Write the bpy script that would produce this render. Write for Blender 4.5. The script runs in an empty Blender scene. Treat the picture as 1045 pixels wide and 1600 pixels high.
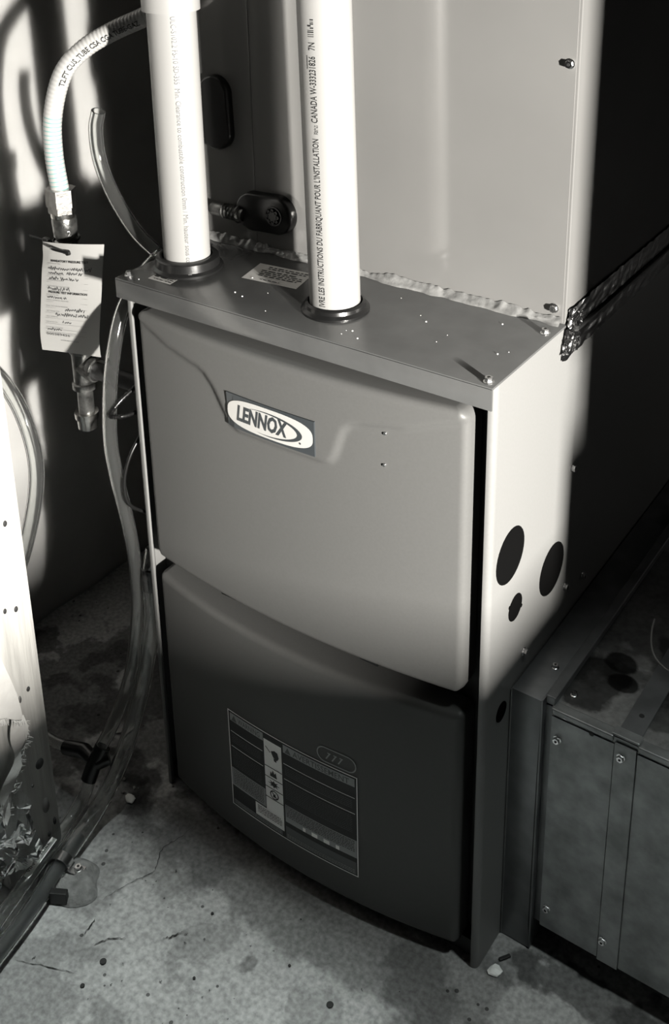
import bpy, bmesh, math, random
from mathutils import Vector, Matrix, noise
PI = math.pi
SC = bpy.context.scene
COL = SC.collection

# ------------------------------------------------------------------ camera, world, lights, exposure
cam = bpy.data.cameras.new('camera'); camo = bpy.data.objects.new('camera', cam); COL.objects.link(camo)
CAM = Vector((0.4708, -0.9461, 1.3999))
Rx = Vector((0.8140958, 0.58034533, -0.02115021)); Dn = Vector((0.18251747, -0.29026643, -0.93937893)); Fw = Vector((-0.55130337, 0.76088416, -0.34222784))
m3 = Matrix((Rx, -Dn, -Fw)).transposed()
camo.matrix_world = Matrix.Translation(CAM) @ m3.to_4x4()
cam.sensor_fit = 'HORIZONTAL'; cam.sensor_width = 36.0; cam.lens = 1790.06 * 36.0 / 1045.0
cam.shift_x = (522.5 - 504.32) / 1045.0; cam.shift_y = (344.91 - 800.0) / 1045.0
cam.clip_start = 0.01
SC.camera = camo
SC.view_settings.view_transform = 'Standard'; SC.view_settings.look = 'None'
SC.view_settings.exposure = 0.0; SC.view_settings.gamma = 1.0; SC.view_settings.use_curve_mapping = False

w = bpy.data.worlds.new('world'); SC.world = w; w.use_nodes = True
w.node_tree.nodes['Background'].inputs[0].default_value = (0.9, 0.97, 1.0, 1); w.node_tree.nodes['Background'].inputs[1].default_value = 0.004

def lamp(name, kind, loc, aim, energy, color, **kw):
    d = bpy.data.lights.new(name, kind); d.energy = energy; d.color = color
    for k, v in kw.items(): setattr(d, k, v)
    o = bpy.data.objects.new(name, d); COL.objects.link(o); o.location = loc
    o.rotation_euler = (Vector(aim) - Vector(loc)).to_track_quat('-Z', 'Y').to_euler()
    return o
# low daylight that enters by the basement window on the right
lamp('daylight', 'AREA', (2.0, -1.06, 1.06), (-0.2, 0.0, 0.7), 400, (1.0, 0.965, 0.90), shape='RECTANGLE', size=0.05, size_y=0.16)
# added overhead fill for the floor in front, cone kept off door and lid
lamp('fill_spot', 'SPOT', (-0.24, -0.045, 2.35), (-0.29, -0.86, 0.0), 140, (0.92, 1.0, 0.97), spot_size=math.radians(38.5), spot_blend=.30, shadow_soft_size=0.10)

lamp('fill_spot', 'SPOT', (0.78, -0.14, 2.25), (0.13, -0.06, 0.0), 66, (0.92, 1.0, 0.97), spot_size=math.radians(21), spot_blend=1.0, shadow_soft_size=0.08)  # second added fill spot for the side panel, duct and floor corner
# weak added fill at the back, gives the foil tape something to reflect
lamp('back_fill', 'POINT', (0.80, 1.10, 0.60), (0, 0, 0), 1.1, (1.0, 0.97, 0.92), shadow_soft_size=0.03)

# ------------------------------------------------------------------ materials
def mat(name, col, rough=0.5, metal=0.0, spec=0.5, var=0.0, vscale=8.0, bump=0.0, bscale=60.0, stretch=None, **kw):
    m = bpy.data.materials.new(name); m.use_nodes = True; nt = m.node_tree; b = nt.nodes['Principled BSDF']
    if not isinstance(col, tuple): col = (col, col, col)
    b.inputs['Base Color'].default_value = (*col, 1); b.inputs['Roughness'].default_value = rough
    b.inputs['Metallic'].default_value = metal; b.inputs['Specular IOR Level'].default_value = spec
    for k, v in kw.items(): b.inputs[k.replace('_', ' ')].default_value = v
    if var or bump:
        tc = nt.nodes.new('ShaderNodeTexCoord'); src = tc.outputs['Object']
        if stretch:
            mp = nt.nodes.new('ShaderNodeMapping'); mp.inputs['Scale'].default_value = stretch
            nt.links.new(src, mp.inputs['Vector']); src = mp.outputs['Vector']
    if var:
        n = nt.nodes.new('ShaderNodeTexNoise'); n.inputs['Scale'].default_value = vscale; n.inputs['Detail'].default_value = 6
        nt.links.new(src, n.inputs['Vector'])
        r = nt.nodes.new('ShaderNodeMapRange'); r.inputs[1].default_value = 0.3; r.inputs[2].default_value = 0.7
        r.inputs[3].default_value = 1 - var; r.inputs[4].default_value = 1 + var
        nt.links.new(n.outputs['Fac'], r.inputs[0])
        x = nt.nodes.new('ShaderNodeMixRGB'); x.blend_type = 'MULTIPLY'; x.inputs[0].default_value = 1; x.inputs[1].default_value = (*col, 1)
        nt.links.new(r.outputs[0], x.inputs[2]); nt.links.new(x.outputs[0], b.inputs['Base Color'])
    if bump:
        n2 = nt.nodes.new('ShaderNodeTexNoise'); n2.inputs['Scale'].default_value = bscale; n2.inputs['Detail'].default_value = 4
        nt.links.new(src, n2.inputs['Vector'])
        bp = nt.nodes.new('ShaderNodeBump'); bp.inputs['Strength'].default_value = bump; bp.inputs['Distance'].default_value = 0.004
        nt.links.new(n2.outputs['Fac'], bp.inputs['Height']); nt.links.new(bp.outputs[0], b.inputs['Normal'])
    return m

def blob_mat(name, base, blobs, rough, metal=0.0, var=0.2, vscale=6, fine=0.15, fscale=120, bump=0.3, pits=False, spec=0.4):
    """plain surface with stains: blobs = (x, y, rx, ry, darkness, ragged)"""
    m = mat(name, base, rough, metal, spec); nt = m.node_tree; b = nt.nodes['Principled BSDF']; N = nt.nodes.new; L = nt.links.new
    tc = N('ShaderNodeTexCoord'); P = tc.outputs['Object']
    def nz(scale, detail=8):
        n = N('ShaderNodeTexNoise'); n.inputs['Scale'].default_value = scale; n.inputs['Detail'].default_value = detail; L(P, n.inputs['Vector']); return n
    def rng(sock, a, bb, c, d):
        r = N('ShaderNodeMapRange'); r.inputs[1].default_value = a; r.inputs[2].default_value = bb; r.inputs[3].default_value = c; r.inputs[4].default_value = d
        L(sock, r.inputs[0]); return r.outputs[0]
    def mul(a, bb):
        q = N('ShaderNodeMath'); q.operation = 'MULTIPLY'; L(a, q.inputs[0]); L(bb, q.inputs[1]); return q.outputs[0]
    f = rng(nz(vscale).outputs['Fac'], .3, .7, 1 - var, 1 + var)
    f = mul(f, rng(nz(fscale, 3).outputs['Fac'], .3, .7, 1 - fine, 1 + fine))
    warp = nz(14, 5)
    for (x, y, rx, ry, dk, rag) in blobs:
        mp = N('ShaderNodeMapping'); mp.inputs['Location'].default_value = (-x / rx, -y / ry, 0); mp.inputs['Scale'].default_value = (1 / rx, 1 / ry, 0)
        L(P, mp.inputs['Vector'])
        ln = N('ShaderNodeVectorMath'); ln.operation = 'LENGTH'; L(mp.outputs[0], ln.inputs[0])
        ad = N('ShaderNodeMath'); ad.operation = 'ADD'; L(ln.outputs['Value'], ad.inputs[0]); L(rng(warp.outputs['Fac'], .3, .7, -rag, rag), ad.inputs[1])
        f = mul(f, rng(ad.outputs[0], 0.88, 1.06, 1 - dk, 1))
    if pits:
        v = N('ShaderNodeTexVoronoi'); v.inputs['Scale'].default_value = 55; L(P, v.inputs['Vector'])
        msk = rng(nz(9, 2).outputs['Fac'], .5, .62, 0.0, 0.16)
        lt = N('ShaderNodeMath'); lt.operation = 'LESS_THAN'; L(v.outputs['Distance'], lt.inputs[0]); L(msk, lt.inputs[1])
        f = mul(f, rng(lt.outputs[0], 0, 1, 1, .3))
    x = N('ShaderNodeMixRGB'); x.blend_type = 'MULTIPLY'; x.inputs[0].default_value = 1
    x.inputs[1].default_value = (base, base, base * 0.99, 1); L(f, x.inputs[2]); L(x.outputs[0], b.inputs['Base Color'])
    bp = N('ShaderNodeBump'); bp.inputs['Strength'].default_value = bump; bp.inputs['Distance'].default_value = .003
    L(nz(fscale * .6, 6).outputs['Fac'], bp.inputs['Height']); L(bp.outputs[0], b.inputs['Normal'])
    return m

M = {}
M['paint'] = mat('furnace_paint', (.142, .142, .139), .42, 0.0, .5, var=.03, vscale=300, bump=.02, bscale=900)
M['door'] = mat('door_paint', (.086, .086, .084), .45, .10, .20, var=.03, vscale=300, bump=.02, bscale=900)
M['lid'] = mat('top_panel_paint', (.072, .073, .0725), .20, 0.08, .6, var=.12, vscale=18, bump=.03, bscale=200)
M['coil'] = mat('coil_cabinet_paint', (.155, .153, .149), .12, 0.16, .9, var=.05, vscale=5, bump=.012, bscale=90)
M['dark'] = mat('dark_cavity', .012, .6)
M['black'] = mat('black_plastic', .005, .28, 0, .4)
M['hole'] = mat('open_hole', .002, .9, 0, .03)
M['rubber'] = mat('black_rubber', .006, .28, 0, .5, bump=.05, bscale=120)
M['white'] = mat('white_pvc', (.205, .203, .198), .38, 0, .4)
M['ink'] = mat('black_ink', .012, .6)
M['fadedink'] = mat('faded_ink', (.05, .05, .049), .6)
M['sticker'] = mat('sticker_paper', (.42, .415, .40), .5)
M['zinc'] = mat('zinc_screw', .75, .22, 1.0)
M['galv'] = mat('galvanized', (.30, .31, .31), .40, .7, .5, var=.26, vscale=38, bump=.05, bscale=200)
M['galvdark'] = mat('galvanized_dark', (.20, .205, .21), .40, .7, .5, var=.2, vscale=25, bump=.05, bscale=150)
M['duct_top'] = blob_mat('duct_top_metal', .27, [(.075, .125, .035, .045, .75, .5), (.092, .185, .020, .017, .85, .3), (.107, .150, .017, .014, .85, .3), (.165, .13, .03, .04, .5, .5), (.22, .22, .07, .09, .6, .6), (.10, .33, .16, .14, .45, .7)], .42, .6, var=.35, vscale=12, fine=.2, bump=.15)
M['foil'] = mat('foil_tape', .70, .20, 1.0, bump=.16, bscale=80)
M['wallfoil'] = mat('foil_vapour_barrier', (.31, .307, .30), .40, .0, .25, var=.10, vscale=5, bump=.22, bscale=9, Subsurface_Weight=.9, Subsurface_Radius=(1.0, 1.0, 1.0), Subsurface_Scale=.09)
M['sealant'] = mat('sealant', (.16, .16, .157), .18, .1, .6, var=.25, vscale=60, bump=.4, bscale=70)
M['csst'] = mat('coated_gas_tube', (.30, .297, .29), .38, 0, .5)
M['csstgroove'] = mat('coated_gas_tube_groove', (.12, .26, .25), .5)
M['brass'] = mat('brass_fitting', (.52, .51, .49), .25, 1.0, .5, var=.2, vscale=70, bump=.12, bscale=90)
M['iron'] = mat('worn_iron', (.15, .15, .145), .28, .85, .5, var=.55, vscale=60, bump=.3, bscale=110)
M['blackiron'] = mat('black_iron', .02, .45, .3, .5, bump=.1)
M['clear'] = mat('clear_vinyl', (.93, .94, .93), .06, 0, .5, Transmission_Weight=.985, IOR=1.36)
M['film'] = mat('clear_film', (.75, .77, .77), .05, 0, .6, Transmission_Weight=.97, IOR=1.35)
M['conduit'] = mat('grey_hose', (.15, .155, .16), .30, 0, .5, var=.15, vscale=30)
M['wood'] = mat('pine_stud', (.31, .305, .29), .6, 0, .3, var=.16, vscale=16, bump=.25, bscale=40, stretch=(6, 6, .5))
M['knot'] = mat('wood_hole', .02, .8)
M['knotgrey'] = mat('wood_knot', (.10, .097, .093), .7, var=.3, vscale=60)
M['paper'] = mat('torn_paper', (.36, .353, .34), .7, 0, .3, var=.05, vscale=60, bump=.2, bscale=150)
M['tag'] = mat('tag_paper', (.37, .366, .355), .55, 0, .3)
M['pen'] = mat('pen_ink', (.07, .07, .07), .6)
M['print'] = mat('grey_print', (.2, .2, .195), .6)
M['badgedark'] = mat('badge_dark', (.03, .034, .037), .3)
M['badgewhite'] = mat('badge_white', (.36, .356, .345), .35)
M['labelgrey'] = mat('label_grey', (.30, .31, .31), .45)
M['labelwhite'] = mat('label_white', (.88, .88, .86), .45)
M['labeldark'] = mat('label_dark', (.075, .08, .08), .4)
M['concrete_chip'] = mat('concrete_chip', (.36, .36, .355), .85, var=.3, vscale=80, bump=.4, bscale=150)
M['block'] = mat('mortar_block', (.20, .20, .196), .85, var=.4, vscale=60, bump=.9, bscale=110)
M['wallpaint'] = mat('dark_wall', .03, .8, var=.2)
M['ceil'] = mat('joist_ceiling', .05, .8)
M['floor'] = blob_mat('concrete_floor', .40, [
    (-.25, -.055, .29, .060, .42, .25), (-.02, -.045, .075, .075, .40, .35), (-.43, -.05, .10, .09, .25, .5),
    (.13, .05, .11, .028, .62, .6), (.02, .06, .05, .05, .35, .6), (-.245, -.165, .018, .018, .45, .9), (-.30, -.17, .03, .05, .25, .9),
    (-.60, -.03, .08, .05, .45, .6), (-.79, .05, .16, .15, .55, .8), (-.60, .10, .20, .12, .5, .6), (-.44, -.35, .10, .07, .28, .6), (-.62, -.12, .05, .04, .5, .6),
    (-.50, -.185, .045, .05, .30, .5), (-.15, -.16, .05, .03, .2, .9), (.22, .06, .05, .03, .5, .6)],
    .85, 0, var=.14, vscale=7, fine=.27, fscale=150, bump=.5, pits=True, spec=.25)

# ------------------------------------------------------------------ helpers
def obj(name, bm, mats, parent=None, smooth=None):
    me = bpy.data.meshes.new(name)
    if isinstance(bm, bmesh.types.BMesh):
        bmesh.ops.recalc_face_normals(bm, faces=bm.faces)
        if smooth:
            for f in bm.faces: f.smooth = True
            for e in bm.edges:
                if len(e.link_faces) == 2 and e.calc_face_angle(0) > math.radians(smooth): e.smooth = False
        bm.to_mesh(me); bm.free()
    for m in (mats if isinstance(mats, (list, tuple)) else [mats]): me.materials.append(M[m])
    o = bpy.data.objects.new(name, me); COL.objects.link(o)
    if parent: o.parent = parent
    return o
def tag(o, label, cat, group=None):
    o['label'] = label; o['category'] = cat
    if group: o['group'] = group
    return o
def thing(name, label, cat, group=None):
    o = bpy.data.objects.new(name, None); COL.objects.link(o); o.empty_display_size = .05
    return tag(o, label, cat, group)
def struct(o):
    o['kind'] = 'structure'; return o
def nb(): return bmesh.new()
def face(bm, pts, mi=0):
    f = bm.faces.new([bm.verts.new(p) for p in pts]); f.material_index = mi; return f
def box(bm, x0, x1, y0, y1, z0, z1, mi=0, bev=0.0):
    vs = [bm.verts.new((x, y, z)) for x in (x0, x1) for y in (y0, y1) for z in (z0, z1)]
    fs = []
    for q in ((0, 1, 3, 2), (4, 6, 7, 5), (0, 4, 5, 1), (2, 3, 7, 6), (0, 2, 6, 4), (1, 5, 7, 3)):
        f = bm.faces.new([vs[i] for i in q]); f.material_index = mi; fs.append(f)
    if bev:
        es = {e for f in fs for e in f.edges}
        bmesh.ops.bevel(bm, geom=list(es), offset=bev, segments=2, affect='EDGES', profile=.5)
def spline(pts, n=10):
    P = [Vector(p) for p in pts]; P = [P[0] * 2 - P[1]] + P + [P[-1] * 2 - P[-2]]; out = []
    for i in range(1, len(P) - 2):
        a, b, c, d = P[i - 1:i + 3]
        for k in range(n):
            t = k / n
            out.append(.5 * ((2 * b) + (c - a) * t + (2 * a - 5 * b + 4 * c - d) * t * t + (3 * b - a - 3 * c + d) * t ** 3))
    out.append(P[-2]); return out
def frames(path):
    T = []
    for i in range(len(path)):
        T.append((path[min(i + 1, len(path) - 1)] - path[max(i - 1, 0)]).normalized())
    n = T[0].orthogonal().normalized(); F = []
    for t in T:
        n = (n - t * n.dot(t)).normalized(); F.append((t, n, t.cross(n)))
    return F
def tube(bm, path, r, seg=16, mi=0, cap=True, rfun=None, mfun=None):
    F = frames(path); rings = []
    for i, (p, (t, n, b)) in enumerate(zip(path, F)):
        rr = rfun(i) if rfun else r
        rings.append([bm.verts.new(p + (n * math.cos(a) + b * math.sin(a)) * rr) for a in (2 * PI * k / seg for k in range(seg))])
    for i in range(len(rings) - 1):
        for k in range(seg):
            f = bm.faces.new((rings[i][k], rings[i][(k + 1) % seg], rings[i + 1][(k + 1) % seg], rings[i + 1][k])); f.material_index = mfun(i) if mfun else mi
    if cap:
        for rg in (rings[0], rings[-1]):
            f = bm.faces.new(rg); f.material_index = mi
    return rings
def hollow(bm, path, ro, ri, seg=20):
    a = tube(bm, path, ro, seg, cap=False); b = tube(bm, path, ri, seg, cap=False)
    for e in (0, -1):
        for k in range(seg): bm.faces.new((a[e][k], a[e][(k + 1) % seg], b[e][(k + 1) % seg], b[e][k]))
def lathe(bm, o, ax, prof, seg=32, mi=0, closed=False):
    """prof = (distance along axis, radius)"""
    o = Vector(o); t = Vector(ax).normalized(); n = t.orthogonal().normalized(); b = t.cross(n); R = []
    for (h, r) in prof:
        R.append([bm.verts.new(o + t * h + (n * math.cos(2 * PI * k / seg) + b * math.sin(2 * PI * k / seg)) * max(r, 1e-5)) for k in range(seg)])
    m = len(R)
    for i in range(m if closed else m - 1):
        for k in range(seg):
            f = bm.faces.new((R[i][k], R[i][(k + 1) % seg], R[(i + 1) % m][(k + 1) % seg], R[(i + 1) % m][k])); f.material_index = mi
    if not closed:
        for rg in (R[0], R[-1]): f = bm.faces.new(rg); f.material_index = mi
def prism(bm, o, ax, r, h, sides=6, rot=0.0, mi=0, r2=None):
    o = Vector(o); t = Vector(ax).normalized(); n = t.orthogonal().normalized(); b = t.cross(n)
    A = [bm.verts.new(o + (n * math.cos(rot + 2 * PI * k / sides) + b * math.sin(rot + 2 * PI * k / sides)) * r) for k in range(sides)]
    B = [bm.verts.new(o + t * h + (n * math.cos(rot + 2 * PI * k / sides) + b * math.sin(rot + 2 * PI * k / sides)) * (r2 or r)) for k in range(sides)]
    for k in range(sides): bm.faces.new((A[k], A[(k + 1) % sides], B[(k + 1) % sides], B[k])).material_index = mi
    bm.faces.new(A).material_index = mi; bm.faces.new(B).material_index = mi
TXT = {}
def glyphs(s, shear=0.0, bold=0.0, space=1.0):
    key = (s, shear, bold, space)
    if key not in TXT:
        c = bpy.data.curves.new('t', 'FONT'); c.body = s; c.shear = shear; c.offset = bold; c.space_character = space; c.resolution_u = 2
        o = bpy.data.objects.new('t', c); COL.objects.link(o)
        me = bpy.data.meshes.new_from_object(o.evaluated_get(bpy.context.evaluated_depsgraph_get()))
        V = [tuple(v.co[:2]) for v in me.vertices]; Fc = [tuple(p.vertices) for p in me.polygons]
        bpy.data.objects.remove(o); bpy.data.meshes.remove(me); bpy.data.curves.remove(c)
        x0 = min(v[0] for v in V); x1 = max(v[0] for v in V)
        V = [((v[0] - x0) / (x1 - x0), v[1]) for v in V]
        TXT[key] = (V, Fc)
    return TXT[key]
CAPH = 0.70
def text(bm, s, L, h, place, mi=0, **kw):
    """place(u, v) -> point: u runs 0..L, v 0..h (capital height)"""
    V, Fc = glyphs(s, **kw)
    vs = [bm.verts.new(place(x * L, y * h / CAPH)) for x, y in V]
    for f in Fc:
        try: bm.faces.new([vs[i] for i in f]).material_index = mi
        except ValueError: pass
def on_plane(o, u, v):
    o = Vector(o); u = Vector(u); v = Vector(v)
    return lambda a, b: o + u * a + v * b
def rect(bm, place, u0, u1, v0, v1, mi=0, n=1):
    for i in range(n):
        a = u0 + (u1 - u0) * i / n; b = u0 + (u1 - u0) * (i + 1) / n
        face(bm, [place(a, v0), place(b, v0), place(b, v1), place(a, v1)], mi)
def words(bm, place, u0, u1, v, h, rng, mi=0, scale=1.0):
    """a line of print too small to read"""
    u = u0
    while u < u1 - .5 * h:
        l = min(rng.uniform(1.5, 6) * h * scale, u1 - u); rect(bm, place, u, u + l, v, v + h, mi); u += l + .9 * h
# screws share one mesh
def screw_mesh():
    bm = nb(); lathe(bm, (0, 0, 0), (0, 0, 1), [(0, .0052), (.0012, .0052), (.0016, .0036)], 16)
    prism(bm, (0, 0, .0014), (0, 0, 1), .0040, .0042); lathe(bm, (0, 0, .0056), (0, 0, 1), [(0, .0016), (.0003, .0016)], 10, mi=1)
    me = bpy.data.meshes.new('screw'); bmesh.ops.recalc_face_normals(bm, faces=bm.faces); bm.to_mesh(me); bm.free()
    me.materials.append(M['zinc']); me.materials.append(M['ink']); return me
SCREW = screw_mesh()
def screw(parent, loc, ax, s=1.0):
    o = bpy.data.objects.new('screw', SCREW); COL.objects.link(o); o.parent = parent; o.location = loc
    o.rotation_euler = Vector(ax).to_track_quat('Z', 'Y').to_euler(); o.scale = (s, s, s); return o
def grid(bm, nx, ny, fn, mi=0):
    V = [[bm.verts.new(fn(i / nx, j / ny)) for j in range(ny + 1)] for i in range(nx + 1)]
    for i in range(nx):
        for j in range(ny): bm.faces.new((V[i][j], V[i + 1][j], V[i + 1][j + 1], V[i][j + 1])).material_index = mi
    return V
def nz(x, y, z=0.0, s=1.0): return noise.noise(Vector((x * s, y * s, z * s)))

# ------------------------------------------------------------------ the room
bm = nb(); grid(bm, 60, 60, lambda u, v: (-1.1 + 2.8 * u, -1.9 + 3.1 * v, .0012 * nz(u * 3, v * 3, 0, 4) * (1 if v < .58 else 1) - .0012))
floor = struct(obj('floor', bm, 'floor', smooth=40)); floor['label'] = 'worn grey concrete floor with cracks and dark stains'
def wallfn(u, v):
    y = -1.9 + 3.1 * u; z = 2.4 * v
    d = .010 * nz(y, z, 3, 3.0) + .006 * nz(y * 1.2, z * .7, 7, 8)
    if z < .25: d -= .02 * (1 - z / .25) ** 2
    return (-.95 + d, y, z)
bm = nb(); grid(bm, 150, 110, wallfn)
wl = struct(obj('wall_left', bm, 'wallfoil', smooth=60)); wl['label'] = 'wall wrapped in shiny foil vapour barrier'
bm = nb(); box(bm, -1.1, 1.8, 1.2, 1.3, 0, 2.4); struct(obj('wall_back', bm, 'block'))
bm = nb(); box(bm, -1.1, 1.8, -2.0, -1.9, 0, 2.4); struct(obj('wall_front', bm, 'wallpaint'))
WX0, WX1 = 0.90, 0.98
bm = nb(); box(bm, WX0, WX1, -1.9, 1.2, 0, .750); box(bm, WX0, WX1, -1.9, 1.2, 1.25, 2.4)
box(bm, WX0, WX1, -1.9, -.76, .750, 1.25); box(bm, WX0, WX1, -.372, 1.2, .750, .862); box(bm, WX0, WX1, -.350, 1.2, .862, .905); box(bm, WX0, WX1, -.366, 1.2, .905, 1.25)
struct(obj('wall_right', bm, 'wallpaint'))
bm = nb(); box(bm, -1.1, 1.8, -2.0, 1.3, 2.4, 2.5); struct(obj('ceiling', bm, 'ceil'))

# cracks in the slab
def ribbon(bm, pts, wd, z, rng):
    path = spline(pts, 8); last = None
    for i, p in enumerate(path):
        t = (path[min(i + 1, len(path) - 1)] - path[max(i - 1, 0)]).normalized(); s = Vector((-t.y, t.x, 0))
        ww = wd * (.35 + .9 * rng.random()) * min(1, .15 + 3 * min(i, len(path) - 1 - i) / len(path)); j = s * rng.uniform(-.0012, .0012)
        a = bm.verts.new((p.x + s.x * ww + j.x, p.y + s.y * ww + j.y, z)); b = bm.verts.new((p.x - s.x * ww + j.x, p.y - s.y * ww + j.y, z))
        if last: bm.faces.new((last[0], a, b, last[1]))
        last = (a, b)
rng = random.Random(4)
bm = nb()
for pts, wd in (([(-.443, -.030, 0), (-.447, -.062, 0), (-.455, -.095, 0), (-.440, -.125, 0), (-.450, -.150, 0), (-.462, -.178, 0), (-.468, -.205, 0)], .0005),
                ([(-.497, -.325, 0), (-.46, -.31, 0), (-.415, -.292, 0)], .0006), ([(-.43, -.255, 0), (-.418, -.236, 0), (-.40, -.222, 0)], .0007),
                ([(-.36, -.195, 0), (-.352, -.185, 0), (-.345, -.172, 0)], .0008), ([(-.45, -.25, 0), (-.455, -.225, 0)], .0009)):
    ribbon(bm, pts, wd, .0004, rng)
for k in range(46):
    x = rng.uniform(-.50, -.05); y = rng.uniform(-.36, -.10); a = rng.uniform(0, PI); l = rng.choice([.0015, .002, .003, .005])
    ribbon(bm, [(x, y, 0), (x + l * math.cos(a) * .5, y + l * math.sin(a) * .5, 0), (x + l * math.cos(a), y + l * math.sin(a), 0)], .0009, .0005, rng)
cr = obj('crack', bm, 'ink', floor); cr['kind'] = 'stuff'
for (x, y, r) in ((-.128, -.142, .0045), (-.402, -.262, .0045), (-.40, -.30, .003), (-.29, -.212, .002), (-.33, -.13, .002), (-.20, -.13, .002)):
    bm = nb(); lathe(bm, (x, y, .0002), (0, 0, 1), [(0, r), (.0005, r * .9)], 14); obj('pit', bm, 'ink', floor)

# ------------------------------------------------------------------ furnace
H = .8387; W = .532
fur = thing('gas_furnace', 'grey metal gas furnace with two bowed doors, black warning label and oval badge', 'furnace')
bm = nb()   # cabinet: side sheets with rolled front edges, back, inner deck
def side_sheet(bm, x_out, sgn):
    r = .008; prof = [(x_out, .68), (x_out, r)]
    for k in range(1, 7):
        a = k / 6 * PI / 2; prof.append((x_out - sgn * r * (1 - math.cos(a)), r - r * math.sin(a)))
    ret = .0105 if sgn < 0 else .009
    prof += [(x_out - sgn * ret, 0), (x_out - sgn * ret, .004), (x_out - sgn * .004, .012), (x_out - sgn * .004, .68)]
    lo = [bm.verts.new((x, y, 0.0)) for x, y in prof]; hi = [bm.verts.new((x, y, H - .002)) for x, y in prof]
    n = len(prof)
    for i in range(n): bm.faces.new((lo[i], lo[(i + 1) % n], hi[(i + 1) % n], hi[i]))
    bm.faces.new(lo); bm.faces.new(hi)
side_sheet(bm, 0.0, 1); obj('cabinet_side', bm, 'paint', fur, smooth=35)
bm = nb(); side_sheet(bm, -W - .001, -1); obj('cabinet_side', bm, 'paint', fur, smooth=35)
bm = nb(); box(bm, -W + .006, -.006, .03, .68, .004, H - .004); obj('inner_cabinet', bm, 'dark', fur)
bm = nb(); box(bm, -W + .006, -.006, .012, .03, .004, .03); obj('base_rail', bm, 'dark', fur)
bm = nb(); box(bm, -W - .003, .0015, -.0117, .70, H - .003, H, bev=.0008)
box(bm, -W - .003, .0012, -.0117, -.0095, H - .027, H - .001, bev=.0006)
lid = obj('top_panel', bm, 'lid', fur, smooth=30)
for (x, y) in ((-.524, .003), (-.453, .040), (-.008, -.002), (-.009, .134)): screw(lid, (x, y, H), (0, 0, 1), 1.12)
# stickers on the top panel
rs = random.Random(7)
def sticker(name, o, u, v, lines, lab):
    o = Vector(o); U = Vector(u); V = Vector(v); Lu, Lv = U.length, V.length; U.normalize(); V.normalize()
    bm = nb(); pl = on_plane(o, U, V); pl2 = on_plane(o + Vector((0, 0, .0004)), U, V)
    rect(bm, pl, 0, Lu, 0, Lv, 0)
    for (a, b, c, h) in lines: words(bm, pl2, a * Lu, b * Lu, c * Lv, h * Lv, rs, 1, .7)
    ob = obj(name, bm, ['sticker', 'ink'], lid); ob['label'] = lab
z = H + .0004
ls = [(.22, .95, .84, .05), (.24, .93, .74, .05), (.16, .80, .60, .05), (.18, .96, .50, .05), (.18, .96, .40, .05), (.20, .9, .30, .05), (.3, .66, .10, .035)]
sticker('notice_sticker', (-.398, .075, z), (.080, .008, 0), (-.010, .051, 0), ls, 'white sticker with small black print between the pipes')
sticker('serial_sticker', (-.497, .009, z), (.038, .0, 0), (-.002, .017, 0), [(.08, .62, .55, .22), (.18, .6, .2, .10), (.68, .95, .2, .12), (.68, .95, .5, .12), (.68, .95, .75, .12)], 'narrow white sticker near the front left corner')
bm = nb(); rf = random.Random(3)
for (x, y) in [(-.505, .001), (-.475, .012), (-.36, .03), (-.31, .012), (-.10, .05), (-.06, .13), (-.20, .02), (-.34, .055), (-.15, .10), (-.03, .06)] + [(rf.uniform(-.5, -.02), rf.uniform(0, .15)) for _ in range(12)]:
    r = rf.choice([.0004, .0005, .0009]); prism(bm, (x, y, H), (0, 0, 1), r, r, 5, rf.random())
fl = obj('dust_fleck', bm, 'labelwhite', lid); fl['kind'] = 'stuff'

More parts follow.
